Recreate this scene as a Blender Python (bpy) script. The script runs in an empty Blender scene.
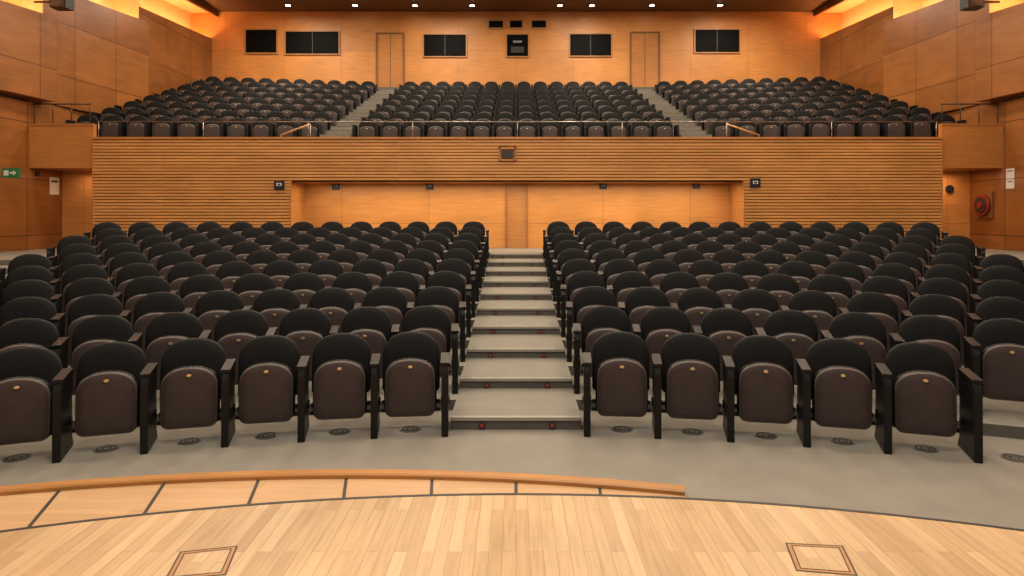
import bpy, math
from mathutils import Vector
S=bpy.context.scene
H=1.704; F=680.0; CY=-3.9; R0=9.3; P=0.9; RI=0.0927
def px(x,d): return (x-516)/F*d
def pz(y,d): return H+(215-y)/F*d
# ---------------------------------------------------------------- materials
def newmat(name):
    m=bpy.data.materials.new(name); m.use_nodes=True
    return m,m.node_tree,m.node_tree.nodes['Principled BSDF']
def plain(name,col,rough=.5,metal=0,noise=0.12,scale=20,emit=None,es=0,bump=0,spec=.5):
    m,t,b=newmat(name)
    n=t.nodes.new('ShaderNodeTexNoise'); n.inputs['Scale'].default_value=scale; n.inputs['Detail'].default_value=4
    tc=t.nodes.new('ShaderNodeTexCoord'); t.links.new(tc.outputs['Object'],n.inputs['Vector'])
    r=t.nodes.new('ShaderNodeMapRange'); r.inputs['From Min'].default_value=.3; r.inputs['From Max'].default_value=.7
    r.inputs['To Min'].default_value=1-noise; r.inputs['To Max'].default_value=1+noise
    t.links.new(n.outputs['Fac'],r.inputs['Value'])
    mx=t.nodes.new('ShaderNodeVectorMath'); mx.operation='SCALE'; mx.inputs[0].default_value=col
    t.links.new(r.outputs['Result'],mx.inputs['Scale']); t.links.new(mx.outputs[0],b.inputs['Base Color'])
    b.inputs['Roughness'].default_value=rough; b.inputs['Metallic'].default_value=metal
    b.inputs['Specular IOR Level'].default_value=spec
    if bump:
        bp=t.nodes.new('ShaderNodeBump'); bp.inputs['Strength'].default_value=bump; bp.inputs['Distance'].default_value=.01
        t.links.new(n.outputs['Fac'],bp.inputs['Height']); t.links.new(bp.outputs[0],b.inputs['Normal'])
    if emit:
        b.inputs['Emission Color'].default_value=(*emit,1); b.inputs['Emission Strength'].default_value=es
    return m
def wood(name,c1,c2,order,bw,rh,mortar=.006,mcol=(.12,.06,.02),rough=.4,offset=0,grain=(1.2,14,14),gamt=.22,bias=0,spec=.4):
    m,t,b=newmat(name); L=t.links
    tc=t.nodes.new('ShaderNodeTexCoord'); sp=t.nodes.new('ShaderNodeSeparateXYZ'); cb=t.nodes.new('ShaderNodeCombineXYZ')
    L.new(tc.outputs['Object'],sp.inputs[0])
    for i,a in enumerate(order): L.new(sp.outputs[a],cb.inputs[i])
    br=t.nodes.new('ShaderNodeTexBrick'); L.new(cb.outputs[0],br.inputs['Vector'])
    br.offset=offset; br.squash=1
    br.inputs['Scale'].default_value=1; br.inputs['Brick Width'].default_value=bw; br.inputs['Row Height'].default_value=rh
    br.inputs['Mortar Size'].default_value=mortar; br.inputs['Mortar Smooth'].default_value=.1; br.inputs['Bias'].default_value=bias
    br.inputs['Color1'].default_value=(*c1,1); br.inputs['Color2'].default_value=(*c2,1); br.inputs['Mortar'].default_value=(*mcol,1)
    mp=t.nodes.new('ShaderNodeMapping'); mp.inputs['Scale'].default_value=grain; L.new(cb.outputs[0],mp.inputs[0])
    n=t.nodes.new('ShaderNodeTexNoise'); n.inputs['Scale'].default_value=1.5; n.inputs['Detail'].default_value=6; L.new(mp.outputs[0],n.inputs['Vector'])
    n2=t.nodes.new('ShaderNodeTexNoise'); n2.inputs['Scale'].default_value=.9; n2.inputs['Detail'].default_value=2; L.new(cb.outputs[0],n2.inputs['Vector'])
    ad=t.nodes.new('ShaderNodeMath'); ad.operation='ADD'; L.new(n.outputs['Fac'],ad.inputs[0]); L.new(n2.outputs['Fac'],ad.inputs[1])
    r=t.nodes.new('ShaderNodeMapRange'); r.inputs['From Min'].default_value=.6; r.inputs['From Max'].default_value=1.4
    r.inputs['To Min'].default_value=1-gamt; r.inputs['To Max'].default_value=1+gamt; L.new(ad.outputs[0],r.inputs['Value'])
    mx=t.nodes.new('ShaderNodeVectorMath'); mx.operation='SCALE'; L.new(br.outputs['Color'],mx.inputs[0]); L.new(r.outputs['Result'],mx.inputs['Scale'])
    L.new(mx.outputs[0],b.inputs['Base Color']); b.inputs['Roughness'].default_value=rough; b.inputs['Specular IOR Level'].default_value=spec
    return m
X,Y,Z='X','Y','Z'
M={}
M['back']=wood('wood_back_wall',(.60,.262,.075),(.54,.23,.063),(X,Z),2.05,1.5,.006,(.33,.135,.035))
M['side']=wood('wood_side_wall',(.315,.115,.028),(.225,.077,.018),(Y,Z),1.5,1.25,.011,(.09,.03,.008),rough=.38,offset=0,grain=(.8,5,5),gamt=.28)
M['slat']=wood('wood_slats',(.62,.30,.095),(.52,.24,.07),(X,Z),2.6,.0695,.0,(.3,.15,.05),offset=.37,rough=.45)
M['slatback']=plain('slat_backing',(.20,.08,.022),.7)
M['band']=wood('wood_band',(.48,.195,.052),(.43,.17,.043),(X,Z),3,2,.004,(.2,.08,.02))
M['cove']=plain('cove_lining',(.74,.44,.20),.6)
M['ceil']=wood('wood_ceiling',(.15,.072,.03),(.12,.058,.024),(X,Y),2.4,1.2,.01,(.05,.02,.01),rough=.5)
M['stage']=wood('stage_maple',(.60,.415,.235),(.455,.29,.15),(Y,X),.85,.068,.0012,(.29,.165,.085),rough=.36,offset=.43,grain=(2,30,30),gamt=.22,spec=.3)
M['apron']=wood('stage_apron_maple',(.58,.36,.19),(.49,.295,.15),(X,Y),1.1,.075,.0010,(.36,.22,.12),rough=.38,offset=.43,grain=(2,30,30),gamt=.14,spec=.3)
M['curb']=wood('curb_wood',(.46,.21,.06),(.42,.19,.052),(X,Y),5,5,0,rough=.4)
M['frame']=plain('frame_wood',(.20,.085,.028),.5)
M['door']=wood('door_wood',(.46,.20,.06),(.42,.18,.052),(X,Z),5,5,0,rough=.4)
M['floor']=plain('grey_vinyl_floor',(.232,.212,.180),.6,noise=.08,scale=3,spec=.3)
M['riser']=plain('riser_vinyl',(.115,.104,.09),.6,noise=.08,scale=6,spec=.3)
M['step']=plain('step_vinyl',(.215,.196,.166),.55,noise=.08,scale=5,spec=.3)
M['nosing']=plain('step_nosing',(.34,.31,.26),.45,noise=.05)
M['fab']=plain('black_upholstery',(.0046,.0043,.0046),.68,noise=.2,scale=60,spec=.25)
M['shell']=plain('brown_seat_shell',(.052,.035,.032),.46,noise=.14,scale=14,spec=.34)
M['blk']=plain('black_lacquer',(.0042,.004,.0044),.42,noise=.1,spec=.3)
M['trimline']=plain('seat_piping',(.10,.075,.065),.5)
M['gold']=plain('brass_plate',(.75,.55,.28),.35,.7)
M['dark']=plain('dark_strip',(.026,.023,.021),.5)
M['glass']=plain('booth_glass',(.003,.003,.0033),.5,spec=.06)
M['steel']=plain('steel',(.35,.33,.30),.35,.9)
M['rail']=plain('dark_rail',(.05,.035,.025),.4,spec=.3)
M['red']=plain('red_lamp',(.35,.03,.015),.3)
M['redp']=plain('red_paint',(.25,.02,.012),.4)
M['green']=plain('exit_green',(.015,.11,.045),.4,emit=(.02,.5,.15),es=.06)
M['white']=plain('white_paper',(.7,.67,.63),.6,noise=.03)
M['glow']=plain('cove_tube',(1,.8,.5),.5,emit=(1,.66,.33),es=42)
M['lamp']=plain('downlight_lens',(1,.9,.7),.5,emit=(1,.88,.68),es=30)
M['navy']=plain('sign_navy',(.008,.012,.03),.4)
# ---------------------------------------------------------------- builder
class B:
    def __init__(s): s.v=[];s.f=[];s.mi=[];s.m=[];s.sm=[]
    def mat(s,k):
        if k not in s.m: s.m.append(k)
        return s.m.index(k)
    def face(s,pts,k,smooth=False):
        n=len(s.v); s.v+= [tuple(p) for p in pts]; s.f.append(tuple(range(n,n+len(pts)))); s.mi.append(s.mat(k)); s.sm.append(smooth)
    def box(s,x0,x1,y0,y1,z0,z1,k,T=None):
        c=[(x0,y0,z0),(x1,y0,z0),(x1,y1,z0),(x0,y1,z0),(x0,y0,z1),(x1,y0,z1),(x1,y1,z1),(x0,y1,z1)]
        if T: c=[T(p) for p in c]
        n=len(s.v); s.v+=c
        for f in [(0,3,2,1),(4,5,6,7),(0,1,5,4),(1,2,6,5),(2,3,7,6),(3,0,4,7)]:
            s.f.append(tuple(n+i for i in f)); s.mi.append(s.mat(k)); s.sm.append(False)
    def hexa(s,lo,hi,k):
        n=len(s.v); s.v+=[tuple(p) for p in lo]+[tuple(p) for p in hi]
        for f in [(0,3,2,1),(4,5,6,7),(0,1,5,4),(1,2,6,5),(2,3,7,6),(3,0,4,7)]:
            s.f.append(tuple(n+i for i in f)); s.mi.append(s.mat(k)); s.sm.append(False)
    def prism(s,pts,vec,k,T=None):
        a=[tuple(p) for p in pts]; b=[tuple(p[i]+vec[i] for i in range(3)) for p in pts]
        if T: a=[T(p) for p in a]; b=[T(p) for p in b]
        n=len(s.v); m=len(a); s.v+=a+b
        fs=[tuple(n+i for i in range(m))[::-1],tuple(n+m+i for i in range(m))]+[(n+i,n+(i+1)%m,n+m+(i+1)%m,n+m+i) for i in range(m)]
        for f in fs: s.f.append(f); s.mi.append(s.mat(k)); s.sm.append(False)
    def loft(s,rings,ks,cap0=None,cap1=None,smooth=True):
        n=len(s.v); m=len(rings[0])
        for r in rings: s.v+=[tuple(p) for p in r]
        for j in range(len(rings)-1):
            for i in range(m):
                s.f.append((n+j*m+i,n+j*m+(i+1)%m,n+(j+1)*m+(i+1)%m,n+(j+1)*m+i)); s.mi.append(s.mat(ks[j])); s.sm.append(smooth)
        if cap0: s.f.append(tuple(n+i for i in range(m))[::-1]); s.mi.append(s.mat(cap0)); s.sm.append(False)
        if cap1: s.f.append(tuple(n+(len(rings)-1)*m+i for i in range(m))); s.mi.append(s.mat(cap1)); s.sm.append(False)
    def cyl(s,p0,p1,r,k,n=12,r1=None):
        p0=Vector(p0);p1=Vector(p1);d=(p1-p0).normalized()
        a=d.orthogonal().normalized(); b=d.cross(a); r1=r if r1 is None else r1
        R=[[p+(a*math.cos(t)+b*math.sin(t))*q for t in [2*math.pi*i/n for i in range(n)]] for p,q in((p0,r),(p1,r1))]
        s.loft(R,[k],k,k)
    def mesh(s,name,recalc=True):
        me=bpy.data.meshes.new(name); me.from_pydata(s.v,[],s.f)
        for k in s.m: me.materials.append(M[k])
        me.polygons.foreach_set('material_index',s.mi); me.polygons.foreach_set('use_smooth',s.sm)
        me.update()
        if recalc:
            import bmesh
            bm=bmesh.new(); bm.from_mesh(me); bmesh.ops.recalc_face_normals(bm,faces=bm.faces); bm.to_mesh(me); bm.free()
        return me
    def obj(s,name,loc=(0,0,0),rot=0,recalc=True):
        o=bpy.data.objects.new(name,s.mesh(name,recalc)); S.collection.objects.link(o); o.location=loc; o.rotation_euler=(0,0,rot); return o
# ---------------------------------------------------------------- room geometry
def wx(y): return 10.78-.005*(y-15)        # half width of hall at depth y
ZR=RI*10; YF=15.0; YB=16.0; YS=15.06; YV=16.15; YU=24.0; ZC=8.88
b=B(); b.box(-11.6,11.6,-5,24,-.12,0,'floor'); b.obj('floor')
def thm(r):
    lo,hi=.1,1.35
    for _ in range(50):
        m=(lo+hi)/2
        if r*math.sin(m)<wx(CY+r*math.cos(m)): lo=m
        else: hi=m
    return lo
b=B(); N=64
rs=[R0+P*k+.55 for k in range(10)]
def ring(r,z): 
    t=thm(r); return [(r*math.sin(t*(2*i/N-1)),CY+r*math.cos(t*(2*i/N-1)),z) for i in range(N+1)]
YE=16.3
for k in range(10):
    z0=RI*k; z1=RI*(k+1); lo=ring(rs[k],z0); hi=ring(rs[k],z1)
    if k<9: out=ring(rs[k+1],z1)
    else:
        out=[]
        for p in hi:
            dx,dy=p[0],p[1]-CY; s_=(YE-CY)/dy; q=(dx*s_,YE)
            if abs(q[0])>wx(YE):
                s_=wx(15)/abs(dx); q=(dx*s_,CY+dy*s_)
            out.append((q[0],q[1],z1))
    for i in range(N):
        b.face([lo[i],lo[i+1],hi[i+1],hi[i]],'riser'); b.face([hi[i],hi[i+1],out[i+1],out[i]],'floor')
for sx in(-1,1):   # corner infill of rear cross-aisle
    dx,dy=hi[-1][0],hi[-1][1]-CY
    b.face([(sx*4,YE,ZR-.0005),(sx*wx(YE),YE,ZR-.0005),(sx*wx(12),CY+dy*1.0,ZR-.0005),(sx*8.5,13.5,ZR-.0005)],'floor')
b.obj('tiered_floor')
# aisle steps
b=B()
for j in range(10):
    d=5.4+P*j; z0=RI*j; z1=RI*(j+1)+.006; d1=d+P if j<9 else 14.3
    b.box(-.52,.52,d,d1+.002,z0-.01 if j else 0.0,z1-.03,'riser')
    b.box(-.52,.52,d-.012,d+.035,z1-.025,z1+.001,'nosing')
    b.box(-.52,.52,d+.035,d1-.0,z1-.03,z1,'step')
b.obj('aisle_steps')
b=B()
for j in range(10):
    d=5.4+P*j; zc=RI*j+.035
    for x in(-.27,.29):
        b.cyl((x,d-.001,zc),(x,d-.012,zc),.028,'dark',16); b.cyl((x,d-.012,zc),(x,d-.018,zc),.015,'red',12)
b.obj('step_light_set')
def diffuser(name,x,y):
    b=B(); n=24
    for (ra,rb,k,h) in((.085,.072,'steel',.006),(.072,.05,'dark',.003),(.05,.038,'steel',.005),(.038,.02,'dark',.003),(.02,.0005,'steel',.005)):
        A=[[(q*math.cos(2*math.pi*i/n),q*math.sin(2*math.pi*i/n),z) for i in range(n)] for q,z in((ra,0),(ra,h),(rb,h),(rb,0))]
        b.loft(A,[k]*3,smooth=False)
    return b.obj(name,(x,y,0.0005))
# ---------------------------------------------------------------- stage
def arcpts(cx,cy,r,t0,t1,n): return [(cx+r*math.sin(t0+(t1-t0)*i/n),cy+r*math.cos(t0+(t1-t0)*i/n)) for i in range(n+1)]
ZS=.02
RS=8.0
b=B()
top=arcpts(0,CY,RS-.012,-1.0,1.0,60)
pts=[(x,y,0) for x,y in top]+[(top[-1][0],-4,0),(top[0][0],-4,0)]
b.prism(pts,(0,0,ZS),'stage'); b.obj('stage_floor')
b=B()
o=arcpts(0,CY,RS+.014,-1,1,80); i_=arcpts(0,CY,RS-.012,-1,1,80)
for a in range(80):
    b.prism([(*o[a],0),(*o[a+1],0),(*i_[a+1],0),(*i_[a],0)],(0,0,ZS+.002),'dark')
b.obj('stage_edge_strip')
CX2,CY2,RC=-1.04,-3.755,8.15
def outer(t,e=0): return (CX2+(RC+e)*math.sin(t),CY2+(RC+e)*math.cos(t))
ta=-.55; tb=.256
b=B(); n=40
oa=[outer(ta+(tb-ta)*i/n,-.05) for i in range(n+1)]
ia=[]
for x,y in oa:
    r=math.hypot(x,y-CY); ia.append((x*(RS+.014)/r,CY+(y-CY)*(RS+.014)/r))
for a in range(n):
    b.prism([(*oa[a],0),(*oa[a+1],0),(*ia[a+1],0),(*ia[a],0)],(0,0,ZS-.002),'apron')
def gp(x,y): d=(H-ZS)*F/(y-215); return ((x-516)/F*d,d)
for (p,q) in [((58,492),(22,535)),((163,485),(140,520)),((258,481),(246,510)),((346,480),(343,503)),((432,481),(431,500)),((516,484),(516,498)),((600,490),(601,499))]:
    a=Vector(gp(*p)); c=Vector(gp(*q)); d=(c-a).normalized(); w=Vector((-d.y,d.x))*.010
    a=c.copy()
    for _ in range(400):
        if (a-Vector((CX2,CY2))).length>RC-.05: break
        a-=d*.003
    for _ in range(400):
        if (c-Vector((0,CY))).length<RS+.012: break
        c+=d*.003
    for _ in range(400):
        if (c-Vector((0,CY))).length>RS+.008: break
        c-=d*.003
    b.prism([(*(a+w),0),(*(a-w),0),(*(c-w),0),(*(c+w),0)],(0,0,ZS+.001),'dark')
b.obj('stage_apron')
b=B()
R=[]
for i in range(n+1):
    t=ta+(tb-ta)*i/n; e0,e1=-.05,.04; h=.05
    R.append([(*outer(t,e0),0.0),(*outer(t,e0),h-.01),(*outer(t,e0+.01),h),(*outer(t,e1-.01),h),(*outer(t,e1),h-.01),(*outer(t,e1),0.0)])
b.loft(R,['curb']*n,'curb','curb',smooth=False)
b.obj('stage_curb')
def trap(q):
    P4=[Vector(gp(*p)) for p in q]; b=B(); c=sum(P4,Vector((0,0)))/4
    loc=(c.x,c.y,ZS)
    P4=[p-c for p in P4]
    inn=[p*(1-.012/p.length) for p in P4]
    inn2=[p*(1-.034/p.length) for p in P4]; inn3=[p*(1-.043/p.length) for p in P4]
    for a in range(4):
        e=(a+1)%4
        b.prism([(*P4[a],0),(*P4[e],0),(*inn[e],0),(*inn[a],0)],(0,0,.002),'dark')
        b.prism([(*inn2[a],0),(*inn2[e],0),(*inn3[e],0),(*inn3[a],0)],(0,0,.0025),'dark')
        b.prism([(*inn[a],0),(*inn[e],0),(*inn2[e],0),(*inn2[a],0)],(0,0,.0015),'curb')
    b.prism([(*p,0) for p in inn3],(0,0,.0016),'stage')
    b.obj('floor_trap',loc)
trap([(180,552),(238,546),(226,575),(164,581)])
trap([(785,543),(843,546),(858,576),(796,571)])
# ---------------------------------------------------------------- seat
def outline(w,z0,z1,ah,cr=.05,n=18,inset=0,ex=.95):
    hw=w/2-inset; a=z0+inset; t=z1-inset; s_=z1-ah
    pts=[]
    for i in range(n+1):
        th=math.pi*i/n
        c,s2=math.cos(th),math.sin(th)
        pts.append((hw*math.copysign(abs(c)**ex,c), s_+(t-s_)*abs(s2)**ex))
    for i in range(5):
        th=math.pi+math.pi/2*i/4; pts.append((-hw+cr+cr*math.cos(th),a+cr+cr*math.sin(th)))
    for i in range(5):
        th=1.5*math.pi+math.pi/2*i/4; pts.append((hw-cr+cr*math.cos(th),a+cr+cr*math.sin(th)))
    return pts
def cushion(b,w,z0,z1,ah,y0,th,tilt,zr,ks,cr=.05,bulge=.012,ex=.9):
    def rg(inset,y): return [(x,y+(z-zr)*tilt,z) for x,z in outline(w,z0,z1,ah,cr,inset=inset,ex=ex)]
    def sh(r,f,dy):
        cz=(z0+z1)/2; return [((p[0])*f,p[1]+dy-(p[2]-cz)*(1-f)*tilt,cz+(p[2]-cz)*f) for p in r]
    base=rg(.012,y0)
    rings=[sh(base,.45,-bulge),sh(base,.8,-bulge*.7),base,rg(.004,y0+.005),rg(0,y0+.014),rg(0,y0+th-.012),rg(.010,y0+th)]
    b.loft(rings,[ks[0],ks[0],ks[1],ks[1],ks[1],ks[1]],ks[0],ks[1])
PW=.553
def seat_mesh(both,side):
    b=B()
    cushion(b,.462,.27,.742,.19,.02,.055,.15,.30,('fab','fab'),cr=.04,bulge=.012,ex=.87)
    cushion(b,.415,.112,.562,.150,-.085,.05,.05,.12,('fab','blk'),cr=.06,bulge=.01)
    cushion(b,.398,.105,.557,.145,-.115,.030,.05,.12,('shell','trimline'),cr=.06,bulge=.006,ex=.88)
    pl=[[(.018*math.cos(t)*q,-.1055-dy,.500+.011*math.sin(t)*q) for t in [2*math.pi*i/16 for i in range(16)]] for q,dy in((1,0),(1,.004),(.9,.006))]
    b.loft(pl,['gold']*2,None,'gold')
    b.box(-.235,.235,.03,.06,.17,.20,'blk')
    b.box(-.235,.235,-.03,-.01,.125,.15,'blk')
    prof=[(-.30,0),(.09,0),(.085,.03),(.05,.07),(.045,.35),(.075,.52),(.06,.555),(.03,.565),(-.24,.548),(-.28,.53),(-.295,.49)]
    def panel(x):
        t=.026
        i1=[(y*.985-.001,z*.985+.003) for y,z in prof]
        rings=[[(x-t,*p) for p in i1],[(x-t+.006,*p) for p in prof],[(x+t-.006,*p) for p in prof],[(x+t,*p) for p in i1]]
        b.loft(rings,['blk']*3,'blk','blk',smooth=False)
        b.box(x-.034,x+.034,-.27,.05,.548,.572,'blk',T=lambda p:(p[0],p[1],p[2]+(p[1]+.1)*.05))
        b.cyl((x-.036,-.02,.21),(x+.036,-.02,.21),.035,'blk',12)
    panel(side*PW/2)
    if both: panel(-side*PW/2)
    return b.mesh('auditorium_seat')
sm={(bo,sd):seat_mesh(bo,sd) for bo in(False,True) for sd in(-1,1)}
def put(me,x,y,z,rot):
    o=bpy.data.objects.new('auditorium_seat',me); S.collection.objects.link(o); o.location=(x,y,z); o.rotation_euler=(0,0,rot)
for k in range(10):
    R_=R0+P*k+.13
    for sd in(-1,1):
        nn=int(((.437+.0085*(9-k))*R_-.57)/PW+.35)
        if k==0: nn=7 if sd<0 else 5
        for i in range(nn):
            s_=.85+PW*i; th=sd*s_/R_
            x,y=R_*math.sin(th),CY+R_*math.cos(th)
            put(sm[(i==nn-1,-sd)],x,y,RI*k,-th)
            if k==0: diffuser('floor_air_diffuser',(R_-.09)*math.sin(th),CY+(R_-.09)*math.cos(th))
        if k==0 and sd>0:
            th=(.85+PW*5)/R_; diffuser('floor_air_diffuser',(R_-.09)*math.sin(th),CY+(R_-.09)*math.cos(th))
# ---------------------------------------------------------------- balcony
BF=3.29; BR=.316; BP=.93; BY=16.3; AB=math.radians(9)
b=B(); XA=4.68
for k in range(9):
    z=BF+BR*k; y0=BY-.38+BP*k; y1=y0+BP if k<8 else YU
    zt=z if k<8 else 6.1
    zb=BF-.32 if k==0 else z-BR-.05
    for sx in(-1,1):
        w=wx(20)-.03; dy=(w-XA)*math.tan(AB)
        e=dy if k<8 else 0
        ya=max(y0-dy,15.3)
        b.prism([(sx*XA,y0,zb),(sx*w,ya,zb),(sx*w,y1-e,zb),(sx*XA,y1,zb)],(0,0,zt-zb),'riser')
    b.prism([(-XA,y0,zb),(XA,y0,zb),(XA,y1,zb),(-XA,y1,zb)],(0,0,zt-zb),'riser')
w=wx(16)-.03
b.prism([(-w,15.27,BF-.33),(w,15.27,BF-.33),(w,15.5,BF-.33),(XA,BY-.36,BF-.33),(-XA,BY-.36,BF-.33),(-w,15.5,BF-.33)],(0,0,.329),'riser')
b.obj('balcony_floor')
b=B()
for sx in (-1,1):
    xa,xb=sorted((sx*3.93,sx*4.66))
    for j in range(17):
        y=BY-.6+BP/2*j; z=BF+BR/2*(j)+.01
        if y>23.3: break
        z=min(z,6.1)
        b.box(xa,xb,y,y+BP/2+.6 if j<14 else 23.6,z-BR/2-.02,z+BR/2,'step')
        b.box(xa,xb,y-.01,y+.04,z+BR/2,z+BR/2+.004,'nosing')
b.obj('balcony_aisle_steps')
for k in range(8):
    z=BF+BR*k; y=BY+.2+BP*k
    for i in range(14): put(sm[(i==13,-1)],-3.6+PW*i*1.0,y,z,0)
    for i in range(10):
        u=.32+PW*i
        for sx in(-1,1): put(sm[(i==9,-sx)],sx*(XA+u*math.cos(AB)),y-u*math.sin(AB),z,-sx*AB)
XL,XR=px(93,YF),px(942,YF); OL,OR=px(290,YF),px(745,YF); ZT=pz(137,YF); ZSF=pz(180,YF)
b=B()
ps=.0695; nz=int((ZT-.05-ZR)/ps)
for i in range(nz+1):
    z=ZT-.05-ps*(i+1)
    if z<ZR: break
    sg=[(XL,XR)] if z>ZSF-.02 else [(XL,OL),(OR,XR)]
    for a,c in sg: 
        if z>pz(161,YF) and z<pz(146,YF):
            b.box(a,px(499,YF),YF,YF+.03,z,z+ps*.74,'slat'); b.box(px(516,YF),c,YF,YF+.03,z,z+ps*.74,'slat')
        else: b.box(a,c,YF,YF+.03,z,z+ps*.74,'slat')
b.box(XL,XR,YF+.03,YF+.25,ZSF-.03,ZT-.02,'slatback')
b.box(XL,OL,YF+.03,YB+.1,ZR,ZSF-.03,'slatback'); b.box(OR,XR,YF+.03,YB+.1,ZR,ZSF-.03,'slatback')
b.box(OL-.001,OL+.03,YF,YB,ZR,ZSF,'band'); b.box(OR-.03,OR+.001,YF,YB,ZR,ZSF,'band')
b.box(XL-.02,XR+.02,YF-.02,YF+.26,ZT-.05,ZT,'band')
b.box(XL-.02,XL,YF,YB+.1,ZR,ZT-.05,'band'); b.box(XR,XR+.02,YF,YB+.1,ZR,ZT-.05,'band')
b.box(OL,OR,YF+.03,YB,ZSF-.03,ZSF+.01,'band')
b.obj('balcony_front')
b=B(); xa,xb=px(499,YF),px(516,YF); za,zb=pz(161,YF),pz(147,YF)
b.box(xa,xb,YF-.03,YF+.02,zb-.05,zb,'band'); b.box(xa,xb,YF-.03,YF+.02,za,za+.03,'band'); b.box(xa,xa+.03,YF-.03,YF+.02,za,zb,'band'); b.box(xb-.03,xb,YF-.03,YF+.02,za,zb,'band')
b.box(xa+.03,xb-.03,YF+.012,YF+.02,za+.03,zb-.05,'frame'); b.box(xa+.08,xb-.08,YF-.02,YF+.012,za+.06,zb-.09,'dark')
b.obj('projection_port')
b=B()
z0,z1=pz(168,YS),pz(125,YS)
for sx in(-1,1):
    a,c=sorted((sx*(XR+.03 if sx>0 else -XL+.03),sx*(wx(YS)-.004)))
    b.box(a,c,YS,YS+.12,z0,z1,'band'); b.box(a,c,YS-.015,YS+.135,z1,z1+.03,'band'); b.box(a,c,YS+.12,YV,z0,z0+.08,'band')
b.obj('balcony_side_parapet')
b=B(); b.box(-wx(YV),XL-.03,YV,YV+.1,ZR,2.95,'back'); b.box(XR+.03,wx(YV),YV,YV+.1,ZR,2.95,'back'); b.obj('wall_vestibule')
b=B(); b.box(OL+.03,OR-.03,YB,YB+.1,ZR,ZSF-.03,'back'); b.obj('wall_back_lower')
def door(name,x0,x1,y,z0,z1,leafs=1,fk='frame',fw=.04):
    b=B(); y-=.002
    b.box(x0-fw,x0,y-.05,y,z0,z1+fw,fk); b.box(x1,x1+fw,y-.05,y,z0,z1+fw,fk); b.box(x0,x1,y-.05,y,z1,z1+fw,fk)
    b.box(x0,x1,y-.012,y,z0,z1,'door')
    if leafs==2:
        b.box((x0+x1)/2-.008,(x0+x1)/2+.008,y-.016,y-.011,z0,z1,'dark')
        w=(x1-x0)/2
        for c in (x0+w*.5,x0+w*1.5):
            b.box(c-w*.32,c+w*.32,y-.02,y-.012,z0+1.15,z1-.18,'band'); b.box(c-w*.32,c+w*.32,y-.02,y-.012,z0+.2,z0+.95,'band')
    else:
        b.cyl((x1-.08,y-.012,z0+(z1-z0)*.45),(x1-.08,y-.05,z0+(z1-z0)*.45),.012,'steel')
    b.box(x0-.004,x0+.004,y-.052,y-.012,z0,z1,'frame'); b.box(x1-.004,x1+.004,y-.052,y-.012,z0,z1,'frame')
    return b.obj(name)
door('door_1',px(506,YB),px(527,YB),YB,ZR,pz(182,YB),1,'band',.012)
for x,y,d in((279.5,185,YF),(755,183,YF),(336,185.5,YB),(430,185.5,YB),(603,185,YB),(696,184.5,YB)):
    w=.11 if d==YF else .085; X0=px(x,d);Zc=pz(y,d); b=B()
    b.box(-w,w,-.03,-.002,-.10,.10,'navy'); b.box(-w*.5,w*.5,-.034,-.03,-.02,.045,'white' if d==YF else 'steel')
    b.box(-w*.28,w*.28,-.036,-.034,-.01,.03,'navy'); b.obj('wall_sign',(X0,d,Zc))
b=B(); b.box(-wx(YU)-.85,wx(YU)+.85,YU,YU+.15,3.0,ZC,'back'); b.obj('wall_back')
def window(name,x0,x1,y0,y1):
    b=B(); xa,xb,za,zb=px(x0,YU),px(x1,YU),pz(y1,YU),pz(y0,YU); f=.04; y=YU-.002
    b.box(xa-f,xb+f,y-.06,y,zb,zb+f,'curb'); b.box(xa-f,xb+f,y-.06,y,za-f,za,'curb'); b.box(xa-f,xa,y-.06,y,za,zb,'curb'); b.box(xb,xb+f,y-.06,y,za,zb,'curb')
    b.box(xa,xb,y-.01,y,za,zb,'glass')
    if x1-x0>35: b.box((xa+xb)/2-.012,(xa+xb)/2+.012,y-.02,y-.01,za,zb,'dark')
    b.obj(name)
for i,w in enumerate([(246,277,30,53),(286,339,32,54),(424,466,35,56.5),(507,528,35,56.5),(570,611,34.5,56),(695,739,30,52.5),(489,503,21,28),(510,522,21,28),(532,546,21,28)]):
    window('window_%d'%(i+1),*w)
b=B(); b.box(px(511,YU),px(524,YU),YU-.06,YU-.014,pz(53,YU),pz(47,YU),'dark'); b.box(px(512,YU),px(523,YU),YU-.064,YU-.06,pz(51,YU),pz(49.5,YU),'rail'); b.box(px(513,YU),px(522,YU),YU-.05,YU-.014,pz(43,YU),pz(41,YU),'steel'); b.obj('film_projector')
door('door_2',px(377.5,YU),px(403.5,YU),YU,6.1,pz(34,YU),2)
door('door_3',px(631,YU),px(658.5,YU),YU,6.1,pz(33,YU),2)
b=B(); b.box(-11.8,11.8,-4,YU+.15,ZC,ZC+.15,'ceil'); b.obj('ceiling')
b=B()
for x in(288,355,415,472,560,592,652,720):
    X0=px(x,23.2); b.cyl((X0,23.2,ZC-.002),(X0,23.2,ZC-.03),.10,'steel',20); b.cyl((X0,23.2,ZC-.03),(X0,23.2,ZC-.035),.075,'lamp',20)
b.obj('ceiling_downlight_set')
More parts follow.
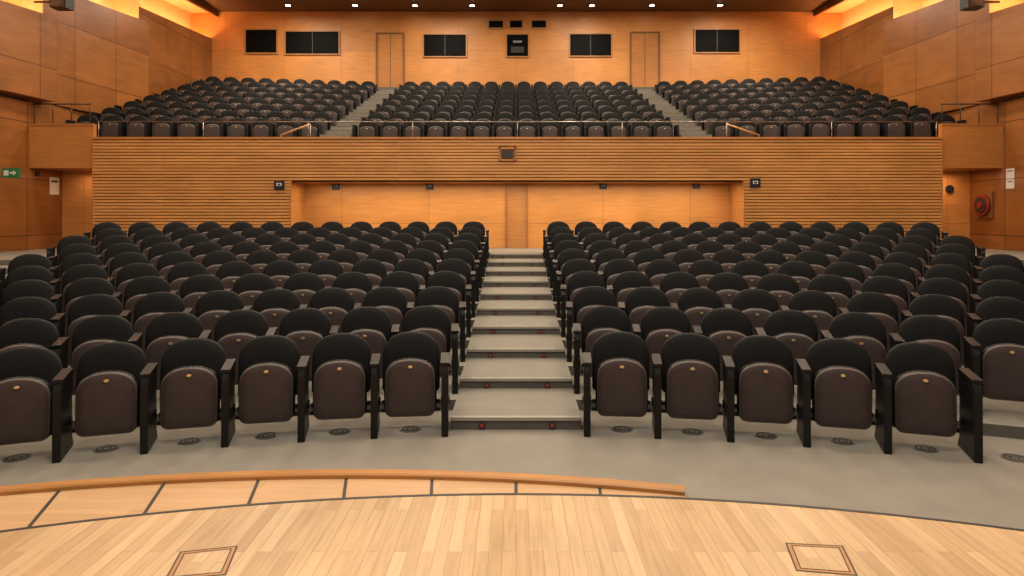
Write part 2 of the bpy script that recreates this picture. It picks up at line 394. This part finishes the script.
# ---------------------------------------------------------------- side walls with coves
ZM=4.3
segs=[(19.4,24.0,7.66,7.93,0,.0),(15.5,19.4,6.98,7.2,0,.28),(11.0,15.5,5.95,6.2,0,.32),(6,11.0,5.3,5.6,0,.32),(-4,6,5.0,5.2,0,.3)]
for sx,nm in((-1,'left'),(1,'right')):
    b=B(); g=B(); t=B()
    def q(ya,yb,oa,ob,th,z0a,z0b,z1a,z1b,k,bb):
        A=lambda y,o,z:(sx*(wx(y)+o),y,z)
        bb.hexa([A(ya,oa,z0a),A(yb,ob,z0b),A(yb,ob+th,z0b),A(ya,oa+th,z0a)],[A(ya,oa,z1a),A(yb,ob,z1b),A(yb,ob+th,z1b),A(ya,oa+th,z1a)],k)
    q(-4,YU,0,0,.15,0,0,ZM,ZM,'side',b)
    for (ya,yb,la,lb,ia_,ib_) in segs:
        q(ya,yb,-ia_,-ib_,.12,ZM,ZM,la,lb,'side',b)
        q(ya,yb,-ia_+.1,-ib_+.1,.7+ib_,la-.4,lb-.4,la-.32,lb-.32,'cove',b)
        q(ya,yb,.75,.75,.08,la-.4,lb-.4,ZC,ZC,'cove',b)
        q(ya,yb,-.22,-.22,.10,la+.78,lb+.78,ZC,ZC,'side',b)
        q(ya,yb,-.12,-.12,.9,la+.9,lb+.9,la+.95,lb+.95,'cove',b)
        q(ya+.05,yb-.1,.36-ia_,.36-ib_,.06,la-.2,lb-.2,la-.14,lb-.14,'glow',g)
        if yb<YU:
            A=sorted((sx*(wx(yb)-.0),sx*(wx(yb)+.8)))
            b.box(A[0],A[1],yb-.03,yb,lb-.4,lb+.95,'cove')
        if ib_: 
            A=sorted((sx*(wx(yb)-ib_),sx*(wx(yb)+.1))); b.box(A[0],A[1],yb-.02,yb,ZM,lb,'side')
            b.prism([(sx*wx(ya),ya,ZM-.02),(sx*(wx(yb)-ib_),yb,ZM-.02),(sx*(wx(yb)+.05),yb,ZM-.02),(sx*(wx(ya)+.05),ya,ZM-.02)],(0,0,.02),'side')
    q(-4,YS-.1,-.03,-.03,.03,4.2,4.2,4.235,4.235,'rail',t)
    b.obj('wall_'+nm); g.obj('cove_light_'+nm); t.obj('trim_1' if sx<0 else 'trim_2')
d=15.3
for X0 in (px(62,d),px(972,d)):
    b=B(); b.box(-.18,.18,-.15,.15,-.16,.16,'blk'); b.box(-.15,.15,-.16,-.15,-.13,.13,'dark'); b.cyl((0,-.16,-.04),(0,-.17,-.04),.08,'rail',20); b.cyl((0,-.16,.09),(0,-.17,.09),.03,'rail')
    e=-1 if X0<0 else 1; a,c=sorted((e*.18,e*.62)); b.box(a,c,-.02,.02,-.02,.02,'blk')
    b.obj('wall_speaker',(X0,d,pz(2,d)))
# rails
b=B(); zt=pz(121,YF)
b.cyl((XL,YF+.12,zt),(XR,YF+.12,zt),.012,'steel',8)
for i in range(9):
    x=XL+.05+(XR-XL-.1)*i/8; b.cyl((x,YF+.12,ZT+.0),(x,YF+.12,zt),.010,'steel',8)
b.obj('balcony_railing')
for sx in(-1,1):
    b=B(); xa,xb=sorted((sx*9.45,sx*(wx(YS)-.05))); y=YS+.06; zr=pz(104,y)
    b.cyl((xa,y,zr),(xb,y,zr),.016,'rail',8)
    for i in range(4): 
        x=xa+.02+(xb-xa-.04)*i/3; b.cyl((x,y,z1+.03),(x,y,zr),.012,'rail',8)
    b.obj('side_balcony_railing')
    b=B(); xo=px(278,YF) if sx<0 else px(762,YF); xi=px(302,YF) if sx<0 else px(735,YF)
    b.cyl((xo,YF+.2,pz(134,YF)),(xi,YF+.6,pz(124,YF+.6)),.022,'curb',10); b.cyl((xi,YF+.6,pz(124,YF+.6)),(xi,YF+.6,BF),.015,'steel',8); b.cyl((xo,YF+.2,ZT),(xo,YF+.2,pz(134,YF)),.015,'steel',8)
    b.obj('aisle_handrail')
# vestibule details
b=B(); b.box(-.17,.17,-.03,.03,-.10,.10,'green'); b.box(-.13,-.03,-.034,-.03,-.055,.055,'white'); b.prism([(.0,-.034,.02),(.07,-.034,.02),(.07,-.034,.055),(.135,-.034,0),(.07,-.034,-.055),(.07,-.034,-.02),(0,-.034,-.02)],(0,.004,0),'white'); b.box(-.30,-.17,-.01,.01,-.01,.01,'steel')
b.obj('exit_sign',(px(11,14.1),14.1,pz(173,14.1)))
b=B(); y=15.62
b.box(-.04,0,-.28,.28,-.30,.30,'frame'); b.cyl((-.04,0,0),(-.10,0,0),.24,'redp',28); b.cyl((-.10,0,0),(-.12,0,0),.18,'dark',28); b.cyl((-.12,0,0),(-.14,0,0),.08,'redp',20)
b.obj('fire_hose_reel',(wx(y)-.003,y,pz(205,y)))
for zz,hh in((173.5,.11),(184,.10)):
    y=14.82; b=B(); b.box(-.012,0,-.12,.12,-hh,hh,'white'); b.box(-.014,-.012,-.08,.08,hh*.4,hh*.6,'dark'); b.obj('wall_notice',(wx(y)-.003,y,pz(zz,y)))
b=B(); b.box(0,.012,-.16,.16,-.2,.2,'white'); b.box(.012,.014,-.11,.11,.08,.13,'dark'); b.obj('wall_notice',(-wx(15.9)+.003,15.86,pz(186,15.86)))
b=B(); b.box(0,.03,-.06,.06,-.05,.05,'navy'); b.obj('light_switch',(-wx(15.3)+.003,15.3,pz(174,15.3)))
b=B(); b.cyl((0,0,0),(0,-.05,0),.09,'navy',20); b.obj('fire_bell',(px(949,YV),YV-.002,pz(189,YV)))
# ---------------------------------------------------------------- lights
def area(name,loc,size,power,col=(1,.83,.62),rot=(0,0,0),sy=None):
    l=bpy.data.lights.new(name,'AREA'); l.energy=power; l.color=col; l.shape='RECTANGLE'; l.size=size; l.size_y=sy or size
    o=bpy.data.objects.new(name,l); S.collection.objects.link(o); o.location=loc; o.rotation_euler=rot; return o
for y in(4.5,9,13.5,18,21.5):
    for x in(-7.5,-2.5,2.5,7.5): area('house_light',(x,y,ZC-.15),1.0,170 if y<15 else 165)
area('stage_light',(0,1.5,7.5),3,300,(1,.92,.80),(math.radians(20),0,0))
area('under_balcony_light',((OL+OR)/2,15.35,ZSF-.07),9.4,115,(1,.83,.58),sy=.2)
for sx in(-1,1): area('vestibule_light',(sx*10.05,15.7,2.68),.4,5 if sx<0 else 9,(1,.65,.36))
w=bpy.data.worlds.new('world'); S.world=w; w.use_nodes=True
w.node_tree.nodes['Background'].inputs[0].default_value=(1,.86,.72,1); w.node_tree.nodes['Background'].inputs[1].default_value=.35
cam=bpy.data.cameras.new('camera'); co=bpy.data.objects.new('camera',cam); S.collection.objects.link(co); S.camera=co
co.location=(0,0,H); co.rotation_euler=(math.pi/2,0,0); cam.sensor_width=36; cam.lens=F/1024*36; cam.shift_x=-4/1024; cam.shift_y=-73/1024; cam.clip_end=100
S.view_settings.view_transform='Standard'
